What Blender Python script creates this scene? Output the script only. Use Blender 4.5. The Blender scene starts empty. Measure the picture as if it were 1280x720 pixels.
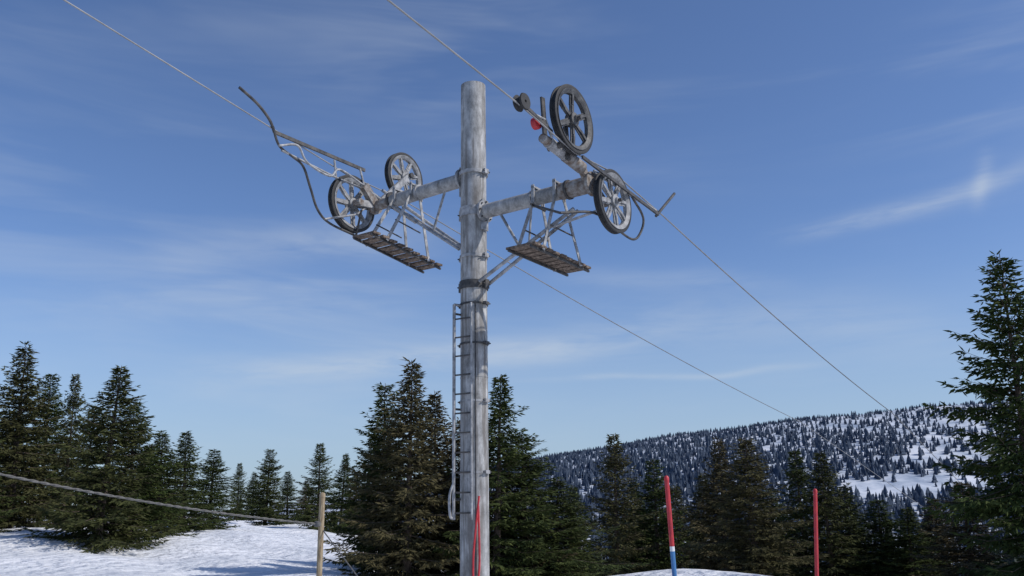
import bpy, math, random
import numpy as np
from mathutils import Vector, Matrix

# ------------------------------------------------------------------ camera geometry
FPX = 1108.0
TH = math.radians(14.2)
RO = math.radians(0.8)
CAMZ = 1.6
C0 = Vector((0, 0, CAMZ))
FW = Vector((0, math.cos(TH), math.sin(TH)))
U0 = Vector((0, -math.sin(TH), math.cos(TH)))
R0 = Vector((1, 0, 0))
UP = U0*math.cos(RO)+R0*math.sin(RO)
RT = R0*math.cos(RO)-U0*math.sin(RO)

def ray(px, py):
    return FW+RT*((px-640)/FPX)+UP*((360-py)/FPX)
def onplane(px, py, p0, n):
    d = ray(px, py)
    t = (p0-C0).dot(n)/d.dot(n)
    return C0+d*t
def atY(px, py, Y):
    return onplane(px, py, Vector((0, Y, 0)), Vector((0, 1, 0)))

# ------------------------------------------------------------------ node helpers
def newmat(name):
    m = bpy.data.materials.new(name); m.use_nodes = True
    nt = m.node_tree; b = nt.nodes["Principled BSDF"]
    return m, nt, b
def N(nt, t, **k):
    n = nt.nodes.new(t)
    for a, v in k.items(): setattr(n, a, v)
    return n
def ramp(nt, stops):
    r = nt.nodes.new("ShaderNodeValToRGB")
    els = r.color_ramp.elements
    while len(els) < len(stops): els.new(0.5)
    for e, (p, c) in zip(els, stops):
        e.position = p; e.color = (c[0], c[1], c[2], 1)
    return r
def noisemat(name, cols, scale=5, rough=0.7, metal=0.0, bump=0.2, stretch=(1, 1, 1), detail=6, dist=0.02, coords='Object', lo=0.35, hi=0.65):
    m, nt, b = newmat(name)
    tc = N(nt, "ShaderNodeTexCoord"); mp = N(nt, "ShaderNodeMapping")
    mp.inputs['Scale'].default_value = stretch
    nz = N(nt, "ShaderNodeTexNoise"); nz.inputs['Scale'].default_value = scale; nz.inputs['Detail'].default_value = detail
    nz.inputs['Roughness'].default_value = 0.65
    nt.links.new(tc.outputs[coords], mp.inputs[0]); nt.links.new(mp.outputs[0], nz.inputs[0])
    n = len(cols)
    rp = ramp(nt, [(lo+(hi-lo)*i/max(1, n-1), c) for i, c in enumerate(cols)])
    nt.links.new(nz.outputs[0], rp.inputs[0]); nt.links.new(rp.outputs[0], b.inputs['Base Color'])
    b.inputs['Roughness'].default_value = rough; b.inputs['Metallic'].default_value = metal
    if bump:
        bp = N(nt, "ShaderNodeBump"); bp.inputs['Strength'].default_value = bump; bp.inputs['Distance'].default_value = dist
        nt.links.new(nz.outputs[0], bp.inputs['Height']); nt.links.new(bp.outputs[0], b.inputs['Normal'])
    return m

def mast_mat(name="galvanised_mast", stain=.7, hv=(9, 9, .6)):
    m, nt, b = newmat(name)
    tc = N(nt, "ShaderNodeTexCoord")
    mp = N(nt, "ShaderNodeMapping"); mp.inputs['Scale'].default_value = (1, 1, 0.45)
    nt.links.new(tc.outputs['Object'], mp.inputs[0])
    n1 = N(nt, "ShaderNodeTexNoise"); n1.inputs['Scale'].default_value = 6; n1.inputs['Detail'].default_value = 9; n1.inputs['Roughness'].default_value = .75
    nt.links.new(mp.outputs[0], n1.inputs[0])
    r1 = ramp(nt, [(.32, (.12, .118, .114)), (.45, (.26, .259, .254)), (.56, (.39, .388, .38)), (.7, (.56, .557, .548))])
    nt.links.new(n1.outputs[0], r1.inputs[0])
    mp2 = N(nt, "ShaderNodeMapping"); mp2.inputs['Scale'].default_value = hv
    nt.links.new(tc.outputs['Object'], mp2.inputs[0])
    n2 = N(nt, "ShaderNodeTexNoise"); n2.inputs['Scale'].default_value = 1.6; n2.inputs['Detail'].default_value = 8
    nt.links.new(mp2.outputs[0], n2.inputs[0])
    r2 = ramp(nt, [(.47, (0, 0, 0)), (.62, (1, 1, 1))])
    nt.links.new(n2.outputs[0], r2.inputs[0])
    mul = N(nt, "ShaderNodeMath", operation='MULTIPLY'); mul.inputs[1].default_value = stain
    nt.links.new(r2.outputs[0], mul.inputs[0])
    mx = N(nt, "ShaderNodeMix", data_type='RGBA')
    nt.links.new(mul.outputs[0], mx.inputs[0]); nt.links.new(r1.outputs[0], mx.inputs[6]); mx.inputs[7].default_value = (.12, .105, .09, 1)
    nt.links.new(mx.outputs[2], b.inputs['Base Color'])
    b.inputs['Roughness'].default_value = .7; b.inputs['Metallic'].default_value = .1
    bp = N(nt, "ShaderNodeBump"); bp.inputs['Strength'].default_value = .35; bp.inputs['Distance'].default_value = .02
    nt.links.new(n1.outputs[0], bp.inputs['Height']); nt.links.new(bp.outputs[0], b.inputs['Normal'])
    return m
M_MAST = mast_mat()
M_ARM = mast_mat("galvanised_arm", .2, (4, 4, 4))
M_STEEL = noisemat("galvanised_steel", [(.16, .162, .165), (.29, .292, .295), (.42, .422, .425)], 9, .6, .15)
M_DARK = noisemat("dark_steel", [(.03, .03, .032), (.065, .063, .062), (.11, .1, .09)], 9, .6, .3)
M_RUST = noisemat("rusty_steel", [(.12, .085, .062), (.22, .195, .175), (.33, .325, .315)], 12, .75, .1)
M_TYRE = noisemat("black_rubber_liner", [(.012, .012, .013), (.03, .03, .03)], 14, .7)
M_WHEEL = noisemat("wheel_casting", [(.13, .13, .132), (.23, .232, .235), (.34, .342, .345)], 10, .6, .1)
M_WHEELD = noisemat("wheel_casting_dark", [(.03, .03, .032), (.07, .07, .07), (.12, .12, .115)], 10, .6, .2)
M_WOOD = noisemat("weathered_plank", [(.05, .038, .03), (.13, .095, .07), (.24, .19, .15)], 6, .9, 0, .4, (3, 3, 3))
M_BAMB = noisemat("wooden_stake", [(.17, .12, .07), (.3, .23, .14), (.4, .33, .22)], 8, .8, 0, .3, (6, 6, 1))
M_RED = noisemat("red_paint", [(.36, .02, .03), (.55, .035, .04)], 9, .5)
M_BLUE = noisemat("blue_paint", [(.03, .12, .3), (.06, .2, .42)], 9, .5)
M_WHITE = noisemat("white_band", [(.6, .6, .6), (.8, .8, .8)], 9, .5)
M_CABLE = noisemat("steel_rope", [(.2, .2, .2), (.3, .3, .3)], 3, .5, .3, 0)
M_ROPE = noisemat("grey_rope", [(.07, .068, .065), (.16, .155, .145)], 30, .8, 0, .3)

def foliage(name, cols, scale=1.6):
    m, nt, b = newmat(name)
    tc = N(nt, "ShaderNodeTexCoord"); oi = N(nt, "ShaderNodeObjectInfo")
    nz = N(nt, "ShaderNodeTexNoise"); nz.inputs['Scale'].default_value = scale; nz.inputs['Detail'].default_value = 3; nz.inputs['Roughness'].default_value = .75
    nt.links.new(tc.outputs['Object'], nz.inputs[0])
    rp = ramp(nt, [(.3, cols[0]), (.5, cols[1]), (.68, cols[2])])
    nt.links.new(nz.outputs[0], rp.inputs[0])
    mx = N(nt, "ShaderNodeMix", data_type='RGBA')
    ra = ramp(nt, [(.0, (0, 0, 0)), (.65, (.15, .15, .15)), (1, (.9, .9, .9))])
    nt.links.new(oi.outputs['Random'], ra.inputs[0]); nt.links.new(ra.outputs[0], mx.inputs[0])
    nt.links.new(rp.outputs[0], mx.inputs[6]); mx.inputs[7].default_value = (.092, .072, .04, 1)
    nt.links.new(mx.outputs[2], b.inputs['Base Color'])
    b.inputs['Roughness'].default_value = .75
    b.inputs['Specular IOR Level'].default_value = .08
    return m
M_FOL = foliage("spruce_needles", [(.018, .03, .010), (.036, .054, .015), (.074, .09, .026)])
M_BARK = noisemat("spruce_bark", [(.05, .035, .025), (.13, .1, .08)], 8, .9, 0, .5, (2, 2, .6))
M_MID = noisemat("forest_needles", [(.014, .024, .018), (.027, .042, .026), (.05, .064, .032)], .35, .8, 0, 0)
M_FAR = noisemat("hazy_forest_needles", [(.034, .052, .088), (.042, .064, .102), (.052, .076, .116)], .02, .9, 0, 0)  # bluish aerial haze tinted straight into the needle colours

def snowmat(name):
    m, nt, b = newmat(name)
    tc = N(nt, "ShaderNodeTexCoord")
    n1 = N(nt, "ShaderNodeTexNoise"); n1.inputs['Scale'].default_value = .5; n1.inputs['Detail'].default_value = 8; n1.inputs['Roughness'].default_value = .6
    nt.links.new(tc.outputs['Object'], n1.inputs[0])
    rp = ramp(nt, [(.3, (.58, .61, .65)), (.6, (.8, .81, .83))])
    nt.links.new(n1.outputs[0], rp.inputs[0])
    b.inputs['Roughness'].default_value = .6
    v = N(nt, "ShaderNodeTexNoise"); v.inputs['Scale'].default_value = 7; v.inputs['Detail'].default_value = 5; v.inputs['Roughness'].default_value = .8
    nt.links.new(tc.outputs['Object'], v.inputs[0])
    r2 = ramp(nt, [(.57, (0, 0, 0)), (.7, (.6, .6, .6))])
    nt.links.new(v.outputs[0], r2.inputs[0])
    mx = N(nt, "ShaderNodeMix", data_type='RGBA')
    nt.links.new(r2.outputs[0], mx.inputs[0]); nt.links.new(rp.outputs[0], mx.inputs[6]); mx.inputs[7].default_value = (.36, .34, .31, 1)
    nt.links.new(mx.outputs[2], b.inputs['Base Color'])
    n3 = N(nt, "ShaderNodeTexNoise"); n3.inputs['Scale'].default_value = 2.2; n3.inputs['Detail'].default_value = 6
    nt.links.new(tc.outputs['Object'], n3.inputs[0])
    bp = N(nt, "ShaderNodeBump"); bp.inputs['Strength'].default_value = 1.0; bp.inputs['Distance'].default_value = .3
    nt.links.new(n3.outputs[0], bp.inputs['Height']); nt.links.new(bp.outputs[0], b.inputs['Normal'])
    return m
M_SNOW = snowmat("old_snow")
M_HSNOW = noisemat("hazy_hill_snow", [(.26, .32, .41), (.48, .53, .6), (.66, .69, .74)], .02, .8, 0, 0, detail=7)  # snow colours carry a painted blue cast for distance haze

# ------------------------------------------------------------------ mesh builder
class MB:
    def __init__(s): s.v = []; s.f = []; s.m = []; s.mats = []
    def mi(s, mat):
        if mat not in s.mats: s.mats.append(mat)
        return s.mats.index(mat)
    def tube(s, pts, r, mat, n=10, cap=True):
        pts = [Vector(p) for p in pts]; k = s.mi(mat); b = len(s.v)
        rr = r if isinstance(r, (list, tuple)) else [r]*len(pts)
        t0 = (pts[1]-pts[0]).normalized()
        a = t0.orthogonal().normalized()
        for i, p in enumerate(pts):
            if i == 0: t = t0
            elif i == len(pts)-1: t = (pts[i]-pts[i-1]).normalized()
            else: t = ((pts[i+1]-pts[i]).normalized()+(pts[i]-pts[i-1]).normalized()).normalized()
            a = (a-t*a.dot(t)).normalized(); c = t.cross(a)
            for j in range(n):
                w = 2*math.pi*j/n
                s.v.append(p+(a*math.cos(w)+c*math.sin(w))*rr[i])
        for i in range(len(pts)-1):
            for j in range(n):
                s.f.append((b+i*n+j, b+i*n+(j+1) % n, b+(i+1)*n+(j+1) % n, b+(i+1)*n+j)); s.m.append(k)
        if cap:
            s.f.append(tuple(b+j for j in range(n))[::-1]); s.m.append(k)
            e = b+(len(pts)-1)*n
            s.f.append(tuple(e+j for j in range(n))); s.m.append(k)
    def beam(s, p, q, w, h, mat, up=Vector((0, 0, 1))):
        p = Vector(p); q = Vector(q); k = s.mi(mat); b = len(s.v)
        t = (q-p).normalized(); x = t.cross(up)
        if x.length < 1e-3: x = t.orthogonal()
        x.normalize(); y = x.cross(t)
        for o in (p, q):
            for sx, sy in ((-1, -1), (1, -1), (1, 1), (-1, 1)):
                s.v.append(o+x*(sx*w/2)+y*(sy*h/2))
        for f in ((3, 2, 1, 0), (4, 5, 6, 7), (0, 1, 5, 4), (1, 2, 6, 5), (2, 3, 7, 6), (3, 0, 4, 7)):
            s.f.append(tuple(b+i for i in f)); s.m.append(k)
    def lathe(s, c, ax, prof, mat, n=40, closed=True):
        c = Vector(c); ax = Vector(ax).normalized(); a = ax.orthogonal().normalized(); d = ax.cross(a)
        k = s.mi(mat); b = len(s.v); P = len(prof)
        for j in range(n):
            w = 2*math.pi*j/n; o = a*math.cos(w)+d*math.sin(w)
            for r, h in prof: s.v.append(c+o*r+ax*h)
        for j in range(n):
            jj = (j+1) % n
            for i in range(P if closed else P-1):
                ii = (i+1) % P
                s.f.append((b+j*P+i, b+j*P+ii, b+jj*P+ii, b+jj*P+i)); s.m.append(k)
    def obj(s, name, parent=None, smooth=True):
        me = bpy.data.meshes.new(name); me.from_pydata([tuple(v) for v in s.v], [], s.f)
        for m in s.mats: me.materials.append(m)
        me.polygons.foreach_set('material_index', s.m)
        me.update()
        o = bpy.data.objects.new(name, me); bpy.context.scene.collection.objects.link(o)
        if smooth:
            me.polygons.foreach_set('use_smooth', [True]*len(me.polygons))
            try: me.set_sharp_from_angle(angle=math.radians(35))
            except Exception: pass
        import bmesh
        bm = bmesh.new(); bm.from_mesh(me); bmesh.ops.recalc_face_normals(bm, faces=bm.faces); bm.to_mesh(me); bm.free()
        if parent: o.parent = parent
        return o
def spline(pts, k=6):
    pts = [Vector(p) for p in pts]; out = []
    P = [pts[0]*2-pts[1]]+pts+[pts[-1]*2-pts[-2]]
    for i in range(1, len(P)-2):
        for j in range(k):
            t = j/k
            a, b, c, d = P[i-1], P[i], P[i+1], P[i+2]
            out.append(.5*((2*b)+(c-a)*t+(2*a-5*b+4*c-d)*t*t+(3*b-a-3*c+d)*t**3))
    out.append(pts[-1]); return out

# ------------------------------------------------------------------ terrain
def sp(x, k):
    x = np.asarray(x, float)
    return k*np.logaddexp(0, x/k)
def ground(x, y):
    x = np.asarray(x, float); y = np.asarray(y, float)
    w = 1/(1+np.exp(-(x+9)/3.0))
    z = 4.0*(1-np.exp(-.045*sp(-(x+9), 2.5)/4.0))
    z = z+(1-w)*(.62*np.clip((y-16)/18, 0, 1)+.35*np.clip((y-45)/20, 0, 1))
    y0 = 26+(1-w)*55
    d = sp(y-y0, 3)
    z = z-70*(1-np.exp(-.17*d/70))
    z = z+.36*np.exp(-((x-4.9)/1.7)**2-((y-24)/4.5)**2)-.12*np.clip((x-6)/6, 0, 2)
    z = z+.30*np.exp(-((x+5.2)/2.4)**2-((y-19.5)/3.5)**2)
    z = z+.10*np.sin(x*.55+1.3)*np.cos(y*.31)+.06*np.sin(x*1.3+y*.9)+.05*np.sin(y*1.1-x*.4)
    z = z+.2*np.sin(x*.13+.5)*np.sin(y*.1+1)*np.clip(y/30, 0, 1)
    return z
def gz(x, y): return float(ground(x, y))

def grid(name, xs, ys, fn, mat):
    X, Y = np.meshgrid(xs, ys); Z = fn(X, Y)
    V = np.stack([X.ravel(), Y.ravel(), Z.ravel()], 1)
    nx = len(xs); ny = len(ys)
    i, j = np.meshgrid(np.arange(nx-1), np.arange(ny-1)); a = (j*nx+i).ravel()
    F = np.stack([a, a+1, a+1+nx, a+nx], 1)
    me = bpy.data.meshes.new(name); me.from_pydata(V.tolist(), [], F.tolist()); me.materials.append(mat)
    me.polygons.foreach_set('use_smooth', [True]*len(me.polygons)); me.update()
    o = bpy.data.objects.new(name, me); bpy.context.scene.collection.objects.link(o); return o
u = np.linspace(-1, 1, 300)
xs = 6.0*np.sinh(u*7.6)
v = np.linspace(0, 1, 240)
ys = -12+np.sinh(v*7.2)*12000/np.sinh(7.2)*1.0
ys = np.unique(np.concatenate([np.linspace(-12, 60, 180), ys[ys > 60]]))
grid("snowy_ground", xs, ys, ground, M_SNOW)

def hillz(x, y):
    x = np.asarray(x, float); y = np.asarray(y, float)
    R = np.interp(x, [-1500, -500, -150, 53, 281, 552, 757, 1500, 2600], [-60, 0, 55, 88, 123, 152, 169, 200, 215])
    t = (y-720)/780
    tt = np.clip(t, 0, 1); e = .55*tt+.45*np.sin(tt*math.pi/2)
    z = -85+(R+85)*e
    z = z-np.clip(y-1500, 0, None)*.06
    z = z+5*np.sin(x*.011+y*.004)*np.sin(y*.008)*np.clip(1.1-t, 0, 1)+1.2*np.sin(x*.03)
    return z
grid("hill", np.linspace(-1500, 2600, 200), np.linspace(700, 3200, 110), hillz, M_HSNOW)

# ------------------------------------------------------------------ distant forests (merged jagged trees)
def template(layers, seg, seed):
    r = np.random.default_rng(seed); V = []; F = []
    for i in range(layers):
        f0 = i/layers
        zb = .04+.9*f0; zt = min(1.0, zb+1.9/layers)
        rad = (1-f0)**.85
        b = len(V); V.append((r.normal()*.03, r.normal()*.03, zt))
        for j in range(seg):
            a = 2*math.pi*(j+r.random()*.5)/seg
            q = rad*(1.0 if j % 2 else .55)*r.uniform(.75, 1.2)
            V.append((math.cos(a)*q, math.sin(a)*q, zb+r.uniform(-.03, .03)))
        for j in range(seg): F.append((b, b+1+j, b+1+(j+1) % seg))
    return np.array(V), np.array(F)
def forest(name, pos, hs, ratio, temps, mat, seed):
    r = np.random.default_rng(seed); VV = []; FF = []; off = 0
    which = r.integers(0, len(temps), len(pos))
    for k, (TV, TF) in enumerate(temps):
        idx = np.where(which == k)[0]
        if len(idx) == 0: continue
        a = r.uniform(0, 6.283, len(idx)); h = hs[idx]; w = h*ratio*r.uniform(.8, 1.25, len(idx))
        ca, sa = np.cos(a)[:, None], np.sin(a)[:, None]
        x = (TV[:, 0]*ca-TV[:, 1]*sa)*w[:, None]+pos[idx, 0][:, None]
        y = (TV[:, 0]*sa+TV[:, 1]*ca)*w[:, None]+pos[idx, 1][:, None]
        z = TV[:, 2][None]*h[:, None]+pos[idx, 2][:, None]-.2
        V = np.stack([x, y, z], 2).reshape(-1, 3)
        F = (TF[None]+(np.arange(len(idx))*len(TV))[:, None, None]).reshape(-1, 3)+off
        VV.append(V); FF.append(F); off += len(V)
    V = np.concatenate(VV); F = np.concatenate(FF)
    me = bpy.data.meshes.new(name); me.from_pydata(V.tolist(), [], F.tolist()); me.materials.append(mat); me.update()
    o = bpy.data.objects.new(name, me); bpy.context.scene.collection.objects.link(o); return o
rg = np.random.default_rng(5)
n = 32000
x = rg.uniform(-200, 1150, n); y = rg.uniform(780, 1540, n)
nz = np.sin(x*.021+np.sin(y*.017)*2)+np.sin(y*.028+x*.013+np.sin(x*.03)*1.5)+.7*np.sin(x*.07+y*.05)+.5*np.sin(x*.13-y*.11)
t = (y-780)/780
dens = .9-.55*np.clip((x-200)/380, 0, 1)*np.clip((t-.25)/.45, 0, 1)-.16*np.clip(nz, 0, 2)
cl = ((x-455-(y-1030)*.5)/105)**2+((y-1030)/36)**2
cl2 = ((x-570)/95)**2+((y-1130)/26)**2
cl3 = ((x-690)/60)**2+((y-1330)/22)**2
dens = np.where((cl < 1+.3*np.sin(x*.1)) | (cl2 < 1+.3*np.sin(x*.13)) | (cl3 < 1), .07, dens)
k = rg.random(n) < dens
x = x[k]; y = y[k]
pos = np.stack([x, y, hillz(x, y)], 1)
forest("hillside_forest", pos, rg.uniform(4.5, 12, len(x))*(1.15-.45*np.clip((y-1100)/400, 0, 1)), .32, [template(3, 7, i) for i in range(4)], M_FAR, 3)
n = 4200
y = 62+640*rg.random(n)**1.3; x = (rg.random(n)*1.75-.62)*(y*.75+25)
k = ~((x < -4) & (y < 105))
x = x[k]; y = y[k]
pos = np.stack([x, y, ground(x, y)], 1)
forest("valley_forest", pos, rg.uniform(5, 9, len(x)), .24, [template(12, 11, 20+i) for i in range(5)], M_MID, 4)

# ------------------------------------------------------------------ spruces
def make_spruce(name, seed, H=8.0, R=1.75, dens=1.0, bare=0.25, power=.82):
    r = np.random.default_rng(seed)
    mb = MB()
    lean = r.normal(0, .012, 2)
    zs = np.linspace(0, H, 14)
    mb.tube([(lean[0]*z, lean[1]*z, z-.4 if z == 0 else z) for z in zs], [max(.008, .13*(1-z/H)**.9) for z in zs], M_BARK, 8)
    blades = []
    z = bare
    lump = r.uniform(0, 6.28, 4)
    while z < H-.12:
        f = z/H
        nb = int(r.integers(5, 8)) if f < .85 else 4
        a0 = r.uniform(0, 6.28)
        wl = r.uniform(.74, 1.18)
        for b in range(nb):
            a = a0+2*math.pi*b/nb+r.normal(0, .24)
            prof = (1-f)**power*(.72+.28*min(1, f*6))
            L = R*prof*wl*r.uniform(.64, 1.18)*(1+.22*math.sin(a*2+lump[0]+f*7)+.18*math.sin(a*3+lump[1]-f*11))+.07
            if r.random() < .1: L *= r.uniform(.35, .7)
            if r.random() < .08: L *= 1.3
            pitch = -.22+.95*f**1.3+r.normal(0, .11)
            droop = .28*(1-f)+.05; lift = .28*(1-f)+.08
            out = np.array([math.cos(a), math.sin(a), 0]); side = np.array([-math.sin(a), math.cos(a), 0]); zu = np.array([0, 0, 1.])
            base = np.array([lean[0]*z, lean[1]*z, z+r.normal(0, .05)])
            def pt(t):
                t = np.asarray(t)[:, None]
                return base+out*(L*t*math.cos(pitch))+zu*(L*(math.sin(pitch)*t-droop*t**2*1.4+lift*t**3*1.5))
            tt = np.linspace(0, 1, 4); P = pt(tt)
            mb.tube([Vector(p) for p in P], [.018*L**.5+.004, .012, .008, .003], M_BARK, 3, False)
            nt_ = max(3, int(L/.125*dens))
            ts = np.linspace(.14, 1, nt_)
            ts = np.repeat(ts, 2)+r.normal(0, .015, nt_*2)
            sg = np.tile([1, -1], nt_)
            p0 = pt(ts); p1 = pt(ts+.02); tan = p1-p0; tan /= np.linalg.norm(tan, axis=1)[:, None]
            ang = r.uniform(.5, .95, len(ts))
            d = tan*np.cos(ang)[:, None]+side*(sg*np.sin(ang))[:, None]+zu*r.uniform(-.6, .05, len(ts))[:, None]
            d /= np.linalg.norm(d, axis=1)[:, None]
            tl = (L*.32*np.clip(1-ts, 0, 1)**.7+.08)*r.uniform(.6, 1.25, len(ts))
            kk = np.maximum(1, np.ceil(tl/.12)).astype(int)
            idx = np.repeat(np.arange(len(ts)), kk)
            loc = np.concatenate([(np.arange(q)+.3)/q for q in kk])
            bp = p0[idx]+d[idx]*(tl[idx]*loc)[:, None]
            for s_ in (1, -1):
                rn = r.normal(0, .3, (len(idx), 3)); rn[:, 2] -= .18
                sd = np.cross(d[idx], zu)*s_
                bd = d[idx]*.9+sd*.42+rn; bd /= np.linalg.norm(bd, axis=1)[:, None]
                bl = r.uniform(.13, .25, len(idx)); bw = r.uniform(.038, .07, len(idx))
                nn = np.cross(bd, r.normal(0, 1, (len(idx), 3))); nn /= np.linalg.norm(nn, axis=1)[:, None]+1e-9
                w = nn*bw[:, None]*.5
                blades.append(np.stack([bp, bp+bd*(bl*.45)[:, None]+w, bp+bd*bl[:, None], bp+bd*(bl*.45)[:, None]-w], 1))
        z += r.uniform(.16, .28)*(1.15-.5*f)
    B = np.concatenate(blades)
    off = len(mb.v)
    V = [tuple(q) for q in mb.v]+[tuple(q) for q in B.reshape(-1, 3).tolist()]
    F = list(mb.f)+(np.arange(len(B)*4).reshape(-1, 4)+off).tolist()
    me = bpy.data.meshes.new(name); me.from_pydata(V, [], F)
    me.materials.append(M_BARK); me.materials.append(M_FOL)
    mi = np.zeros(len(F), int); mi[len(mb.f):] = 1
    me.polygons.foreach_set('material_index', mi); me.update()
    return me
SP = [make_spruce("spruce_a", 1), make_spruce("spruce_b", 2, R=1.5, power=.7), make_spruce("spruce_c", 3, R=1.9, power=.95),
      make_spruce("spruce_d", 4, R=1.65, dens=.85), make_spruce("spruce_e", 8, R=2.0, dens=.9, power=.75)]
rnd = random.Random(4)
# (image column, crown-top row, distance, crown radius m, variant)
T = [(-25, 470, 33, 1.9, 2), (38, 433, 36, 2.3, 0), (70, 466, 40, 1.6, 1), (98, 466, 38, 1.1, 3), (142, 455, 30, 2.3, 2), (176, 500, 32, 1.8, 4), (205, 540, 35, 1.6, 0),
     (238, 538, 42, 1.9, 2), (268, 560, 46, 1.5, 1), (300, 578, 72, 1.2, 3), (318, 590, 78, 1.4, 0), (336, 560, 60, 1.5, 1), (362, 588, 66, 1.6, 2), (384, 600, 76, 1.4, 0),
     (401, 553, 56, 1.6, 3), (428, 566, 58, 1.6, 2), (448, 590, 60, 1.3, 0), (20, 510, 48, 2., 4), (112, 505, 46, 2.1, 4), (190, 555, 52, 2., 0),
     (482, 476, 24, 1.25, 1), (512, 450, 22.5, 1.6, 0), (548, 488, 25, 1.5, 2), (466, 540, 27, 1.1, 3), (585, 520, 24, 1.6, 4), (618, 468, 23, 1.65, 2), (655, 540, 24, 1.8, 4),
     (692, 598, 25, 1.6, 0), (725, 605, 36, 1.6, 2), (765, 541, 34, 1.55, 3), (792, 600, 38, 1.5, 0), (816, 572, 36, 1.5, 1), (845, 605, 40, 1.6, 4), (872, 590, 34, 1.4, 2),
     (897, 549, 32, 1.6, 0), (932, 545, 27, 1.65, 4), (960, 610, 33, 1.5, 1), (996, 560, 31, 1.4, 3), (1026, 562, 30, 1.6, 2), (1058, 605, 32, 1.5, 0), (1096, 622, 30, 1.4, 1),
     (1130, 632, 29, 1.5, 2), (1165, 622, 30, 1.4, 0), (1242, 318, 19, 1.95, 4), (1290, 430, 22, 1.9, 2), (1200, 600, 26, 1.5, 3),
     (-90, 480, 30, 2, 0), (1400, 400, 24, 2, 1), (-200, 440, 34, 2.2, 2), (1550, 420, 26, 2.1, 0)]
for (px, top, Y, rad, var) in T:
    tp = atY(px, top, Y); g = gz(tp.x, Y)
    H = tp.z-g+.05
    o = bpy.data.objects.new("spruce_tree", SP[var]); bpy.context.scene.collection.objects.link(o)
    o.location = (tp.x, Y, g-.1)
    baseR = [1.75, 1.5, 1.9, 1.65, 2.0][var]
    o.scale = (rad/baseR, rad/baseR, H/8.0)
    o.rotation_euler = (rnd.uniform(-.02, .02), rnd.uniform(-.02, .02), rnd.uniform(0, 6.28))

# ------------------------------------------------------------------ pylon
AZ = math.radians(36)
E = Vector((math.cos(AZ), -math.sin(AZ), 0)); Cd = Vector((math.sin(AZ), math.cos(AZ), 0)); Z = Vector((0, 0, 1))
pp = atY(592, 265, 14); PX = Vector((pp.x, 14, 0))
G = 2.45
def Ls(px, py, s): return onplane(px, py, PX+E*s, E)      # point in a rope plane at lateral offset s
def Ac(px, py, c=0.0): return onplane(px, py, PX+Cd*c, Cd)  # point in the cross-arm plane
def loc(s, c, z): return PX+E*s+Cd*c+Z*z
pyl = bpy.data.objects.new("ski_lift_pylon", None); bpy.context.scene.collection.objects.link(pyl)

ztop = atY(592, 108, 14).z
RM = .212
mb = MB()
g0 = gz(PX.x, 14)
mb.lathe(PX, Z, [(RM+.012, g0-.5), (RM, ztop), (RM-.02, ztop), (RM-.02, ztop-.6), (0.001, ztop-.6)], M_MAST, 48, False)
for py, hh, rr, mt in ((213, .06, .03, M_STEEL), (262, .16, .02, M_STEEL), (318, .05, .02, M_STEEL), (354, .13, .025, M_DARK), (378, .03, .02, M_DARK), (428, .03, .02, M_DARK), (500, .03, .012, M_STEEL), (590, .03, .012, M_STEEL)):
    zz = atY(592, py, 13.8).z
    mb.lathe(PX, Z, [(RM-.01, zz-hh/2), (RM+rr, zz-hh/2), (RM+rr, zz+hh/2), (RM-.01, zz+hh/2)], mt, 40)
    for sg in (1, -1):
        p = PX+E*sg*(RM+rr+.02)+Z*zz
        mb.beam(p-Cd*.05, p+Cd*.05, .05, hh+.02, mt)
        mb.tube([p-Cd*.09+E*sg*.01, p+Cd*.09+E*sg*.01], .012, M_DARK, 6)
for zz in (atY(592, 470, 13.8).z, atY(592, 640, 13.8).z):   # circumferential weld seams
    mb.lathe(PX, Z, [(RM-.01, zz-.012), (RM+.012, zz-.006), (RM+.012, zz+.006), (RM-.01, zz+.012)], M_MAST, 40)
mb.obj("mast", pyl)

# cross arms
zR = Ac(604, 265).z; zL = Ac(578, 225).z
mb = MB()
RA = .12
mb.tube([loc(-RM+.02, 0, zL), loc(-1.9, 0, zL-.02)], RA, M_ARM, 28)
mb.tube([loc(-1.88, 0, zL-.02), loc(-2.28, 0, zL-.02)], RA*.8, M_RUST, 20)
mb.tube([loc(RM-.02, 0, zR), loc(1.75, 0, zR)], RA, M_ARM, 28)
mb.tube([loc(1.74, 0, zR), loc(2.3, 0, zR)], RA*1.12, M_RUST, 20)
for sg, zz in ((-1, zL), (1, zR)):
    mb.tube([loc(sg*(RM+.0), 0, zz), loc(sg*(RM+.045), 0, zz)], .19, M_STEEL, 24)
    mb.tube([loc(sg*1.2, 0, zz), loc(sg*1.24, 0, zz)], RA+.02, M_STEEL, 24)
    mb.tube([loc(sg*1.86, 0, zz), loc(sg*1.90, 0, zz)], RA+.035, M_DARK, 24)
    for k in range(8):
        a = k*math.pi/4
        o = Cd*math.cos(a)*.16+Z*math.sin(a)*.16
        mb.tube([loc(sg*(RM+.04), 0, zz)+o, loc(sg*(RM+.07), 0, zz)+o], .014, M_DARK, 6)
    mb.beam(loc(sg*(RM+.02), 0, zz-.32), loc(sg*(RM+.02), 0, zz+.2), .16, .03, M_STEEL, up=E)
mb.obj("cross_arm", pyl)

# braces
mb = MB()
def brace(a, b, r, mt=M_STEEL): mb.tube([a, b], r, mt, 10)
for c in (-.12, .12):
    brace(Ac(486, 254)+Cd*c*.5, loc(-RM, c, Ac(578, 314).z), .026)
    brace(loc(RM, c, Ac(612, 352).z), Ac(720, 262)+Cd*c*.5, .03)
brace(Ac(541, 291), Ac(557, 236), .022)
brace(Ac(626, 268), Ac(654, 316), .024)
brace(Ac(661, 310), Ac(664, 262), .018)
mb.obj("brace", pyl)

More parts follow.
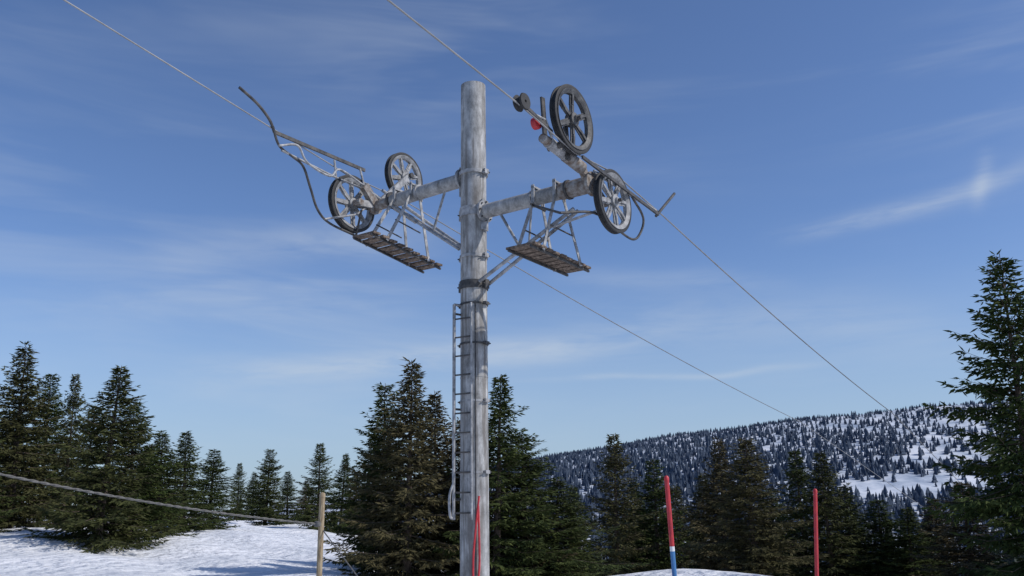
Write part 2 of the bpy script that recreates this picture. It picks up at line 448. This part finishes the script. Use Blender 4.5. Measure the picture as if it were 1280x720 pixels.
# platforms
def platform(sc, cc, zc, tilt, length, arm_z, name):
    m = MB(); W = .5
    def q(s, c, dz=0): return loc(sc+s, cc+c, zc+tilt*c+dz)
    for s in (-W/2+.05, W/2-.05):
        m.beam(q(s, -length/2), q(s, length/2), .03, .035, M_DARK)
    nn = 9
    for i in range(nn):
        c = -length/2+length*(i+.5)/nn
        m.beam(q(-W/2-rnd.uniform(0, .025), c, .04+rnd.uniform(-.004, .004)), q(W/2+rnd.uniform(0, .025), c, .04), length/nn*.82, .035, M_WOOD)
    for s in (-W/2+.0, W/2-.0):
        m.beam(q(s, -.55, 0), loc(sc+s*.8, -.09, arm_z), .06, .016, M_STEEL, up=E)
        m.beam(q(s, .5, 0), loc(sc+s*.8, .09, arm_z), .06, .016, M_STEEL, up=E)
        m.beam(loc(sc+s*.8, -.15, arm_z+.14), loc(sc+s*.8, .15, arm_z+.14), .06, .03, M_STEEL)
        for c in (-.14, .14): m.beam(loc(sc+s*.8, c, arm_z-.12), loc(sc+s*.8, c, arm_z+.18), .05, .02, M_STEEL, up=Cd)
        m.tube([q(s*.9, -.33, .45), q(s*.9, .3, .45)], .013, M_DARK, 6)
    m.obj(name, pyl)
platform(1.5, 0.0, Ac(690, 326).z, -.03, 1.62, zR, "service_platform_lower_arm")
pz = onplane(500, 318, loc(-1.5, 0, 0), E).z
platform(-1.5, -.2, pz, -.13, 1.75, zL, "service_platform_upper_arm")

# sheaves
def sheave(center, R, ns, face, name, off):
    m = MB(); ax = E
    m.lathe(center, ax, [(R*.86, -.045), (R*.97, -.055), (R, -.05), (R, -.032), (R*.95, -.012), (R*.95, .012), (R, .032), (R, .05), (R*.97, .055), (R*.86, .045)], M_TYRE, 56)
    m.lathe(center, ax, [(R*.76, -.03), (R*.87, -.062), (R*.885, -.062), (R*.885, .062), (R*.87, .062), (R*.76, .03)], face, 56)
    m.lathe(center, ax, [(.001, -.1), (.05, -.1), (.055, -.07), (.1, -.06), (.1, .06), (.055, .07), (.05, .1), (.001, .1)], face, 24, False)
    a1 = Cd
    for i in range(ns):
        w = 2*math.pi*i/ns+off
        d = a1*math.cos(w)+Z*math.sin(w); tng = -a1*math.sin(w)+Z*math.cos(w)
        p = [center+d*.08, center+d*R*.45+tng*.012, center+d*R*.79]
        m.beam(p[0], p[1], .05, .05, face, up=E); m.beam(p[1], p[2], .042, .065, face, up=E)
        m.beam(center+d*.09, center+d*R*.77, .018, .10, face, up=tng)
    m.tube([center-ax*.16, center+ax*.16], .028, M_DARK, 10)
    m.obj(name, pyl)
cA = Ls(440, 255, -G); cB = Ls(505, 222, -G); cU = Ls(715, 150, G); cD = Ls(766, 252, G)
sheave(cA, .53, 8, M_WHEEL, "sheave_wheel_1", .1)
sheave(cB, .49, 8, M_WHEEL, "sheave_wheel_2", .3)
sheave(cU, .52, 6, M_WHEELD, "sheave_wheel_3", .5)
sheave(cD, .50, 8, M_WHEEL, "sheave_wheel_4", .2)

# sheave carriers
mb = MB()
eL = loc(-2.28, 0, zL-.02); eR = loc(2.3, 0, zR)
for s in (.14,):
    mb.beam(cA+E*s, eL+E*.02, .06, .12, M_STEEL); mb.beam(eL+E*.0, cB+E*s, .06, .12, M_STEEL)
    mb.tube([cB+E*.02, cB+E*.22], .05, M_DARK, 12)
    mb.tube([cA+E*.02, cA+E*.24], .06, M_RUST, 12)
mb.lathe(eL, E, [(.001, -.06), (.15, -.06), (.15, .02), (.001, .02)], M_RUST, 20, False)
mb.beam(Ls(455, 232, -G+.18), Ls(470, 258, -G+.18), .1, .16, M_RUST)
mb.tube([Ls(462, 240, -G+.2), Ls(520, 278, -G+.2)], .035, M_STEEL, 10)
mb.tube([Ls(478, 238, -G+.3), Ls(540, 282, -G+.3), Ac(577, 308)], .03, M_STEEL, 10)
# right carrier
a = Ls(678, 172, G-.2); b = Ls(727, 210, G-.2)
d = (b-a).normalized()
mb.tube([a, a+d*.16], .07, M_RUST, 14); mb.tube([a+d*.14, a+d*.62], .085, M_STEEL, 16); mb.tube([a+d*.6, b], .095, M_RUST, 14)
mb.tube([a+d*.3-E*.1, a+d*.3+E*.18], .05, M_DARK, 12)
mb.beam(b, eR-E*.06, .08, .13, M_RUST)
mb.beam(cU-E*.12, Ls(710, 200, G-.12), .04, .09, M_DARK)
mb.tube([cU-E*.22, cU+E*.1], .045, M_DARK, 12)
mb.beam(cD-E*.14, eR-E*.0, .06, .13, M_RUST)
mb.lathe(eR, E, [(.001, -.04), (.19, -.04), (.19, .02), (.001, .02)], M_RUST, 20, False)
mb.tube([cD-E*.22, cD-E*.02], .06, M_RUST, 12)
# derail detector / small guide roller
mb.beam(Ls(678, 122, G-.1), Ls(681, 168, G-.1), .03, .085, M_DARK, up=Cd)
mb.beam(Ls(654, 130, G-.08), Ls(690, 165, G-.08), .03, .05, M_DARK)
mb.lathe(Ls(652, 128, G), E, [(.02, -.07), (.11, -.07), (.12, -.05), (.08, -.02), (.08, .02), (.12, .05), (.11, .07), (.02, .07)], M_TYRE, 24)
mb.lathe(Ls(671, 154, G-.16), E, [(.001, -.05), (.085, -.05), (.09, 0), (.085, .03), (.001, .03)], M_RED, 24, False)
mb.tube([Ls(662, 140, G-.1), Ls(682, 150, G-.1), Ls(690, 172, G-.1)], .02, M_STEEL, 8)
mb.obj("sheave_carrier", pyl)

# rope catchers
mb = MB()
g = -G+.02
mb.tube(spline([Ls(299, 109, g-.1), Ls(322, 130, g-.08), Ls(337, 150, g), Ls(343, 166, g)]), .024, M_DARK, 8)
mb.beam(Ls(343, 165, g), Ls(456, 213, g), .03, .06, M_DARK)
mb.tube(spline([Ls(341, 158, g), Ls(349, 182, g), Ls(366, 196, g), Ls(379, 208, g), Ls(388, 235, g), Ls(397, 262, g), Ls(412, 279, g), Ls(445, 295, g)]), .022, M_DARK, 8)
mb.tube(spline([Ls(349, 182, g+.08), Ls(372, 182, g+.08), Ls(384, 203, g+.1), Ls(412, 220, g+.15), Ls(425, 212, g+.15), Ls(455, 232, g+.15)]), .02, M_STEEL, 8)
mb.tube([Ls(352, 188, g), Ls(420, 222, g), Ls(458, 238, g+.1)], .02, M_STEEL, 8)
mb.tube([Ls(405, 274, g), Ls(446, 268, g+.1), Ls(470, 250, g+.15)], .02, M_STEEL, 8)
mb.tube([Ls(418, 200, g), Ls(420, 222, g)], .02, M_STEEL, 8)
mb.tube([Ls(450, 211, g), Ls(456, 236, g+.1)], .02, M_STEEL, 8)
mb.tube([Ls(445, 295, g), Ls(452, 262, g+.2)], .02, M_DARK, 8)
g = G
mb.beam(Ls(728, 196, g+.1), Ls(823, 268, g+.1), .03, .05, M_DARK)
mb.beam(Ls(742, 214, g-.1), Ls(820, 264, g+.05), .03, .05, M_STEEL)
mb.tube([Ls(820, 270, g+.06), Ls(843, 242, g+.06)], .024, M_DARK, 8)
mb.tube(spline([Ls(700, 266, g-.2), Ls(742, 266, g-.1), Ls(768, 284, g-.1), Ls(790, 299, g-.1), Ls(800, 292, g-.05), Ls(804, 272, g), Ls(790, 246, g)]), .02, M_DARK, 8)
mb.tube([loc(1.3, -.2, zR-.16), loc(1.3, .2, zR-.16)], .02, M_DARK, 8)
mb.tube([loc(1.3, -.12, zR-.16), Ls(700, 266, g-.2)], .02, M_DARK, 8)
mb.tube([Ls(690, 284, g-.75), Ls(745, 264, g-.1)], .022, M_STEEL, 8)
mb.obj("rope_catcher", pyl)

# ladder (on the camera-left side of the mast)
mb = MB()
lz1 = atY(566, 378, 13.7).z; lz0 = atY(568, 650, 13.7).z
railA = Vector((PX.x-.31, 13.86, 0)); railB = Vector((PX.x-.03, 13.70, 0))
for r_, rad in ((railA, .026), (railB, .016)):
    mb.tube([r_+Z*lz0, r_+Z*lz1], rad, M_STEEL, 8)
mb.tube([railA+Z*lz1, railA+Z*(lz1+.0)+Vector((.16, .1, 0))], .022, M_STEEL, 8)
mb.tube(spline([railA+Z*(lz0+.02), railA+Vector((-.05, -.04, lz0+.06)), railA+Vector((-.06, -.04, lz0+.35)), railA+Z*(lz0+.55)]), .02, M_STEEL, 8)
k = lz0+.1
while k < lz1:
    mb.tube([railA+Z*k, railB+Z*k], .013, M_DARK, 6); k += .3
for k in (lz1-.15, (lz1+lz0)/2, lz0+.3):
    mb.tube([railA+Z*k, Vector((PX.x-.15, 14, k))], .018, M_DARK, 6); 
mb.obj("ladder", pyl)
# red strap + conduit on the mast
mb = MB()
fr = PX+Vector((0, -.25, 0))
mb.tube(spline([fr+Vector((.08, 0, atY(596, 620, 13.7).z)), fr+Vector((.03, -.02, atY(594, 660, 13.7).z)), fr+Vector((-.01, 0, atY(588, 700, 13.7).z)), fr+Vector((0, 0, .5)), fr+Vector((.08, 0, .8)), fr+Vector((.07, 0, 1.7))]), .016, M_RED, 8)
mb.obj("red_strap", pyl)
mb = MB()
mb.tube([fr+Vector((.03, .035, lz0-.8)), fr+Vector((.03, .035, lz1+.05))], .012, M_DARK, 6)
mb.obj("conduit", pyl)

# ------------------------------------------------------------------ haul ropes
def cable(pts, r, name, mt):
    m = MB(); m.tube(pts, r, mt, 8); return m.obj(name)
def sag(a, b, n, s): return [a.lerp(b, i/n)-Z*(s*4*(i/n)*(1-i/n)) for i in range(1, n+1)]
nearL = Ls(80, 0, -G); onA = cA+Z*.52-Cd*.15; onB = cB-Z*.47
farL = Ls(1000, 527, -G); farL2 = farL+(farL-onB).normalized()*60-Z*3
cable([nearL+(nearL-onA)*.9, nearL, onA, cA+Z*.50+Cd*.25, onB]+sag(onB, farL, 24, .15)+[farL2], .0115, "haul_rope", M_CABLE)
nearR = Ls(485, 0, G); onU = cU-Z*.50+Cd*.05; onD = cD+Z*.49+Cd*.08
farR = Ls(1115, 516, G); farR2 = farR+(farR-onD).normalized()*60-Z*3
cable([nearR+(nearR-onU)*.9, nearR, Ls(652, 133, G), onU, onD, Ls(829, 270, G)]+sag(Ls(829, 270, G), farR, 24, .12)+[farR2], .0115, "haul_rope", M_CABLE)

# ------------------------------------------------------------------ marker poles, rope
def pole(px, top, pxb, pyb, Y, r, segs, name):
    a = atY(px, top, Y); b = atY(pxb, pyb, Y); d = (b-a).normalized()
    zb = gz(a.x, Y)-.3; Lt = (a.z-zb)/abs(d.z)
    m = MB(); prev = 0
    for end, mt in segs:
        e = min(end, 1)*Lt; m.tube([a+d*prev, a+d*e], r, mt, 10); prev = e
    m.lathe(a, d, [(.001, -.02), (r*.7, -.015), (r*1.05, 0), (r*1.05, .03), (r*.9, .03)], segs[0][1], 12, False)
    return m.obj(name)
a = atY(833, 597, 9); b = atY(841, 683, 9); L = a.z-gz(a.x, 9)+.3
f1 = (a.z-b.z)/L
pole(833, 597, 843, 718, 9, .024, [(f1, M_RED), (f1+.02, M_WHITE), (f1+.35, M_BLUE), (1, M_RED)], "slope_marker_pole")
pole(1019, 613, 1021, 718, 10, .021, [(1, M_RED)], "slope_marker_pole")
pole(403, 618, 399, 718, 9, .028, [(1, M_BAMB)], "wooden_stake")
tie = atY(398, 655, 9)
far = atY(-120, 566, 6.5)
m = MB()
for ph in (0, math.pi):
    q = []
    dd = (tie-far).normalized(); s1 = dd.cross(Z).normalized(); s2 = s1.cross(dd)
    for i in range(241):
        f = i/240; p = far.lerp(tie, f)-Z*(.06*4*f*(1-f)); w = f*130+ph
        q.append(p+(s1*math.cos(w)+s2*math.sin(w))*.005)
    m.tube(q, .0065, M_ROPE, 6)
m.lathe(tie+Z*0, Z, [(.02, -.03), (.04, -.02), (.04, .02), (.02, .03)], M_ROPE, 12)
m.obj("barrier_rope")
m = MB(); t2 = atY(403, 662, 9); e = atY(448, 722, 8.5); e2 = t2+(e-t2)*2.2
m.tube([t2, e2], .006, M_ROPE, 6); m.obj("guy_line")

# ------------------------------------------------------------------ light and sky
SEL = math.radians(42); SAZ = math.radians(105)
S = Vector((math.sin(SAZ)*math.cos(SEL), math.cos(SAZ)*math.cos(SEL), math.sin(SEL)))
sun = bpy.data.lights.new("sun", 'SUN'); sun.energy = 3.5; sun.angle = math.radians(.5); sun.color = (1, .95, .89)
so = bpy.data.objects.new("sun", sun); bpy.context.scene.collection.objects.link(so); so.rotation_euler = S.to_track_quat('Z', 'Y').to_euler()

w = bpy.data.worlds.new("World"); bpy.context.scene.world = w; w.use_nodes = True
nt = w.node_tree; bg = nt.nodes["Background"]; bg.inputs[1].default_value = .115
sky = N(nt, "ShaderNodeTexSky", sky_type='NISHITA'); sky.sun_disc = False; sky.sun_elevation = SEL; sky.sun_rotation = SAZ
sky.altitude = 1200; sky.air_density = 1.0; sky.dust_density = 1.0; sky.ozone_density = 2.5
tc = N(nt, "ShaderNodeTexCoord"); sx = N(nt, "ShaderNodeSeparateXYZ"); nt.links.new(tc.outputs['Generated'], sx.inputs[0])
def MA(op, a, b=None, c=None, clamp=False):
    n = N(nt, "ShaderNodeMath", operation=op); n.use_clamp = clamp
    for i, q in enumerate((a, b, c)):
        if q is None: continue
        if isinstance(q, (int, float)): n.inputs[i].default_value = q
        else: nt.links.new(q, n.inputs[i])
    return n.outputs[0]
az = MA('ARCTAN2', sx.outputs[0], sx.outputs[1]); el = MA('ARCSINE', sx.outputs[2])
cb = N(nt, "ShaderNodeCombineXYZ"); nt.links.new(az, cb.inputs[0]); nt.links.new(el, cb.inputs[1])
def nzt(rot, scl, scale, det, rough=.55, loc_=(0, 0, 0)):
    mp = N(nt, "ShaderNodeMapping"); mp.inputs['Rotation'].default_value = (0, 0, rot); mp.inputs['Scale'].default_value = scl; mp.inputs['Location'].default_value = loc_
    nt.links.new(cb.outputs[0], mp.inputs[0])
    q = N(nt, "ShaderNodeTexNoise"); q.inputs['Scale'].default_value = scale; q.inputs['Detail'].default_value = det; q.inputs['Roughness'].default_value = rough
    q.inputs['Distortion'].default_value = .4
    nt.links.new(mp.outputs[0], q.inputs[0]); return q.outputs[0]
def sstep(v, a, b, c=0.0, d=1.0):
    m_ = N(nt, "ShaderNodeMapRange", interpolation_type='SMOOTHSTEP'); nt.links.new(v, m_.inputs[0])
    m_.inputs[1].default_value = a; m_.inputs[2].default_value = b; m_.inputs[3].default_value = c; m_.inputs[4].default_value = d; return m_.outputs[0]
wisp = sstep(nzt(-.12, (1, 7, 1), 2.2, 4, .6), .4, .8)
broad = sstep(nzt(.1, (1, 3, 1), 1.3, 2, .5, (3, 1, 0)), .3, .7)
wob = nzt(0, (1, 1, 1), 5, 2)
wobo = MA('MULTIPLY', MA('SUBTRACT', wob, .5), .03)
fine = sstep(nzt(-.1, (1, 5, 1), 7, 4, .65), .2, .65)
total = MA('MULTIPLY', MA('MULTIPLY', wisp, broad), MA('MULTIPLY', .34, sstep(el, .45, .62, 1.0, .45)))
def azel(px, py):
    d = ray(px, py).normalized(); return math.atan2(d.x, d.y), math.asin(d.z)
for (x0, y0, x1, y1, wd, it) in ((120, 468, 900, 414, 17, .46), (600, 476, 1070, 455, 4, .3), (930, 306, 1360, 192, 11, .34), (1216, 270, 1238, 180, 9, .26),
                                 (60, 318, 600, 292, 22, .2), (-40, 362, 575, 380, 20, .18), (620, 395, 1280, 400, 30, .2), (640, 340, 1020, 356, 12, .16)):
    a0, e0 = azel(x0, y0); a1, e1 = azel(x1, y1)
    L = math.hypot(a1-a0, e1-e0); ux, uy = (a1-a0)/L, (e1-e0)/L
    da = MA('SUBTRACT', az, a0); de = MA('ADD', MA('SUBTRACT', el, e0), wobo)
    al = MA('DIVIDE', MA('ADD', MA('MULTIPLY', da, ux), MA('MULTIPLY', de, uy)), L)
    pe = MA('DIVIDE', MA('SUBTRACT', MA('MULTIPLY', de, ux), MA('MULTIPLY', da, uy)), wd/FPX)
    ga = MA('EXPONENT', MA('MULTIPLY', MA('MULTIPLY', pe, pe), -1.0))
    en = MA('MULTIPLY', sstep(al, 0, .35), MA('SUBTRACT', 1.0, sstep(al, .7, 1.0)))
    total = MA('ADD', total, MA('MULTIPLY', MA('MULTIPLY', MA('MULTIPLY', ga, en), fine), it))
total = MA('MINIMUM', total, .8)
tint = N(nt, "ShaderNodeMix", data_type='RGBA', blend_type='MULTIPLY'); tint.inputs[0].default_value = 1
nt.links.new(sky.outputs[0], tint.inputs[6]); tint.inputs[7].default_value = (.88, .97, 1.16, 1)
# low haze layer: pulls the bright horizon band toward a soft grey-blue
hz = N(nt, "ShaderNodeMix", data_type='RGBA'); nt.links.new(sstep(el, 0.0, .30, .75, 0.0), hz.inputs[0]); nt.links.new(tint.outputs[2], hz.inputs[6]); hz.inputs[7].default_value = (3.2, 4.2, 5.3, 1)
mx = N(nt, "ShaderNodeMix", data_type='RGBA'); nt.links.new(total, mx.inputs[0]); nt.links.new(hz.outputs[2], mx.inputs[6]); mx.inputs[7].default_value = (5.0, 5.6, 6.3, 1)
nt.links.new(mx.outputs[2], bg.inputs[0])

# ------------------------------------------------------------------ camera
cam = bpy.data.cameras.new("camera"); cam.lens = 36*FPX/1280; cam.sensor_width = 36; cam.clip_start = .1; cam.clip_end = 30000
co = bpy.data.objects.new("camera", cam); bpy.context.scene.collection.objects.link(co)
mt = Matrix((RT, UP, -FW)).transposed().to_4x4(); mt.translation = C0; co.matrix_world = mt
sc = bpy.context.scene; sc.camera = co
sc.view_settings.view_transform = 'Standard'; sc.view_settings.look = 'None'; sc.view_settings.exposure = 0
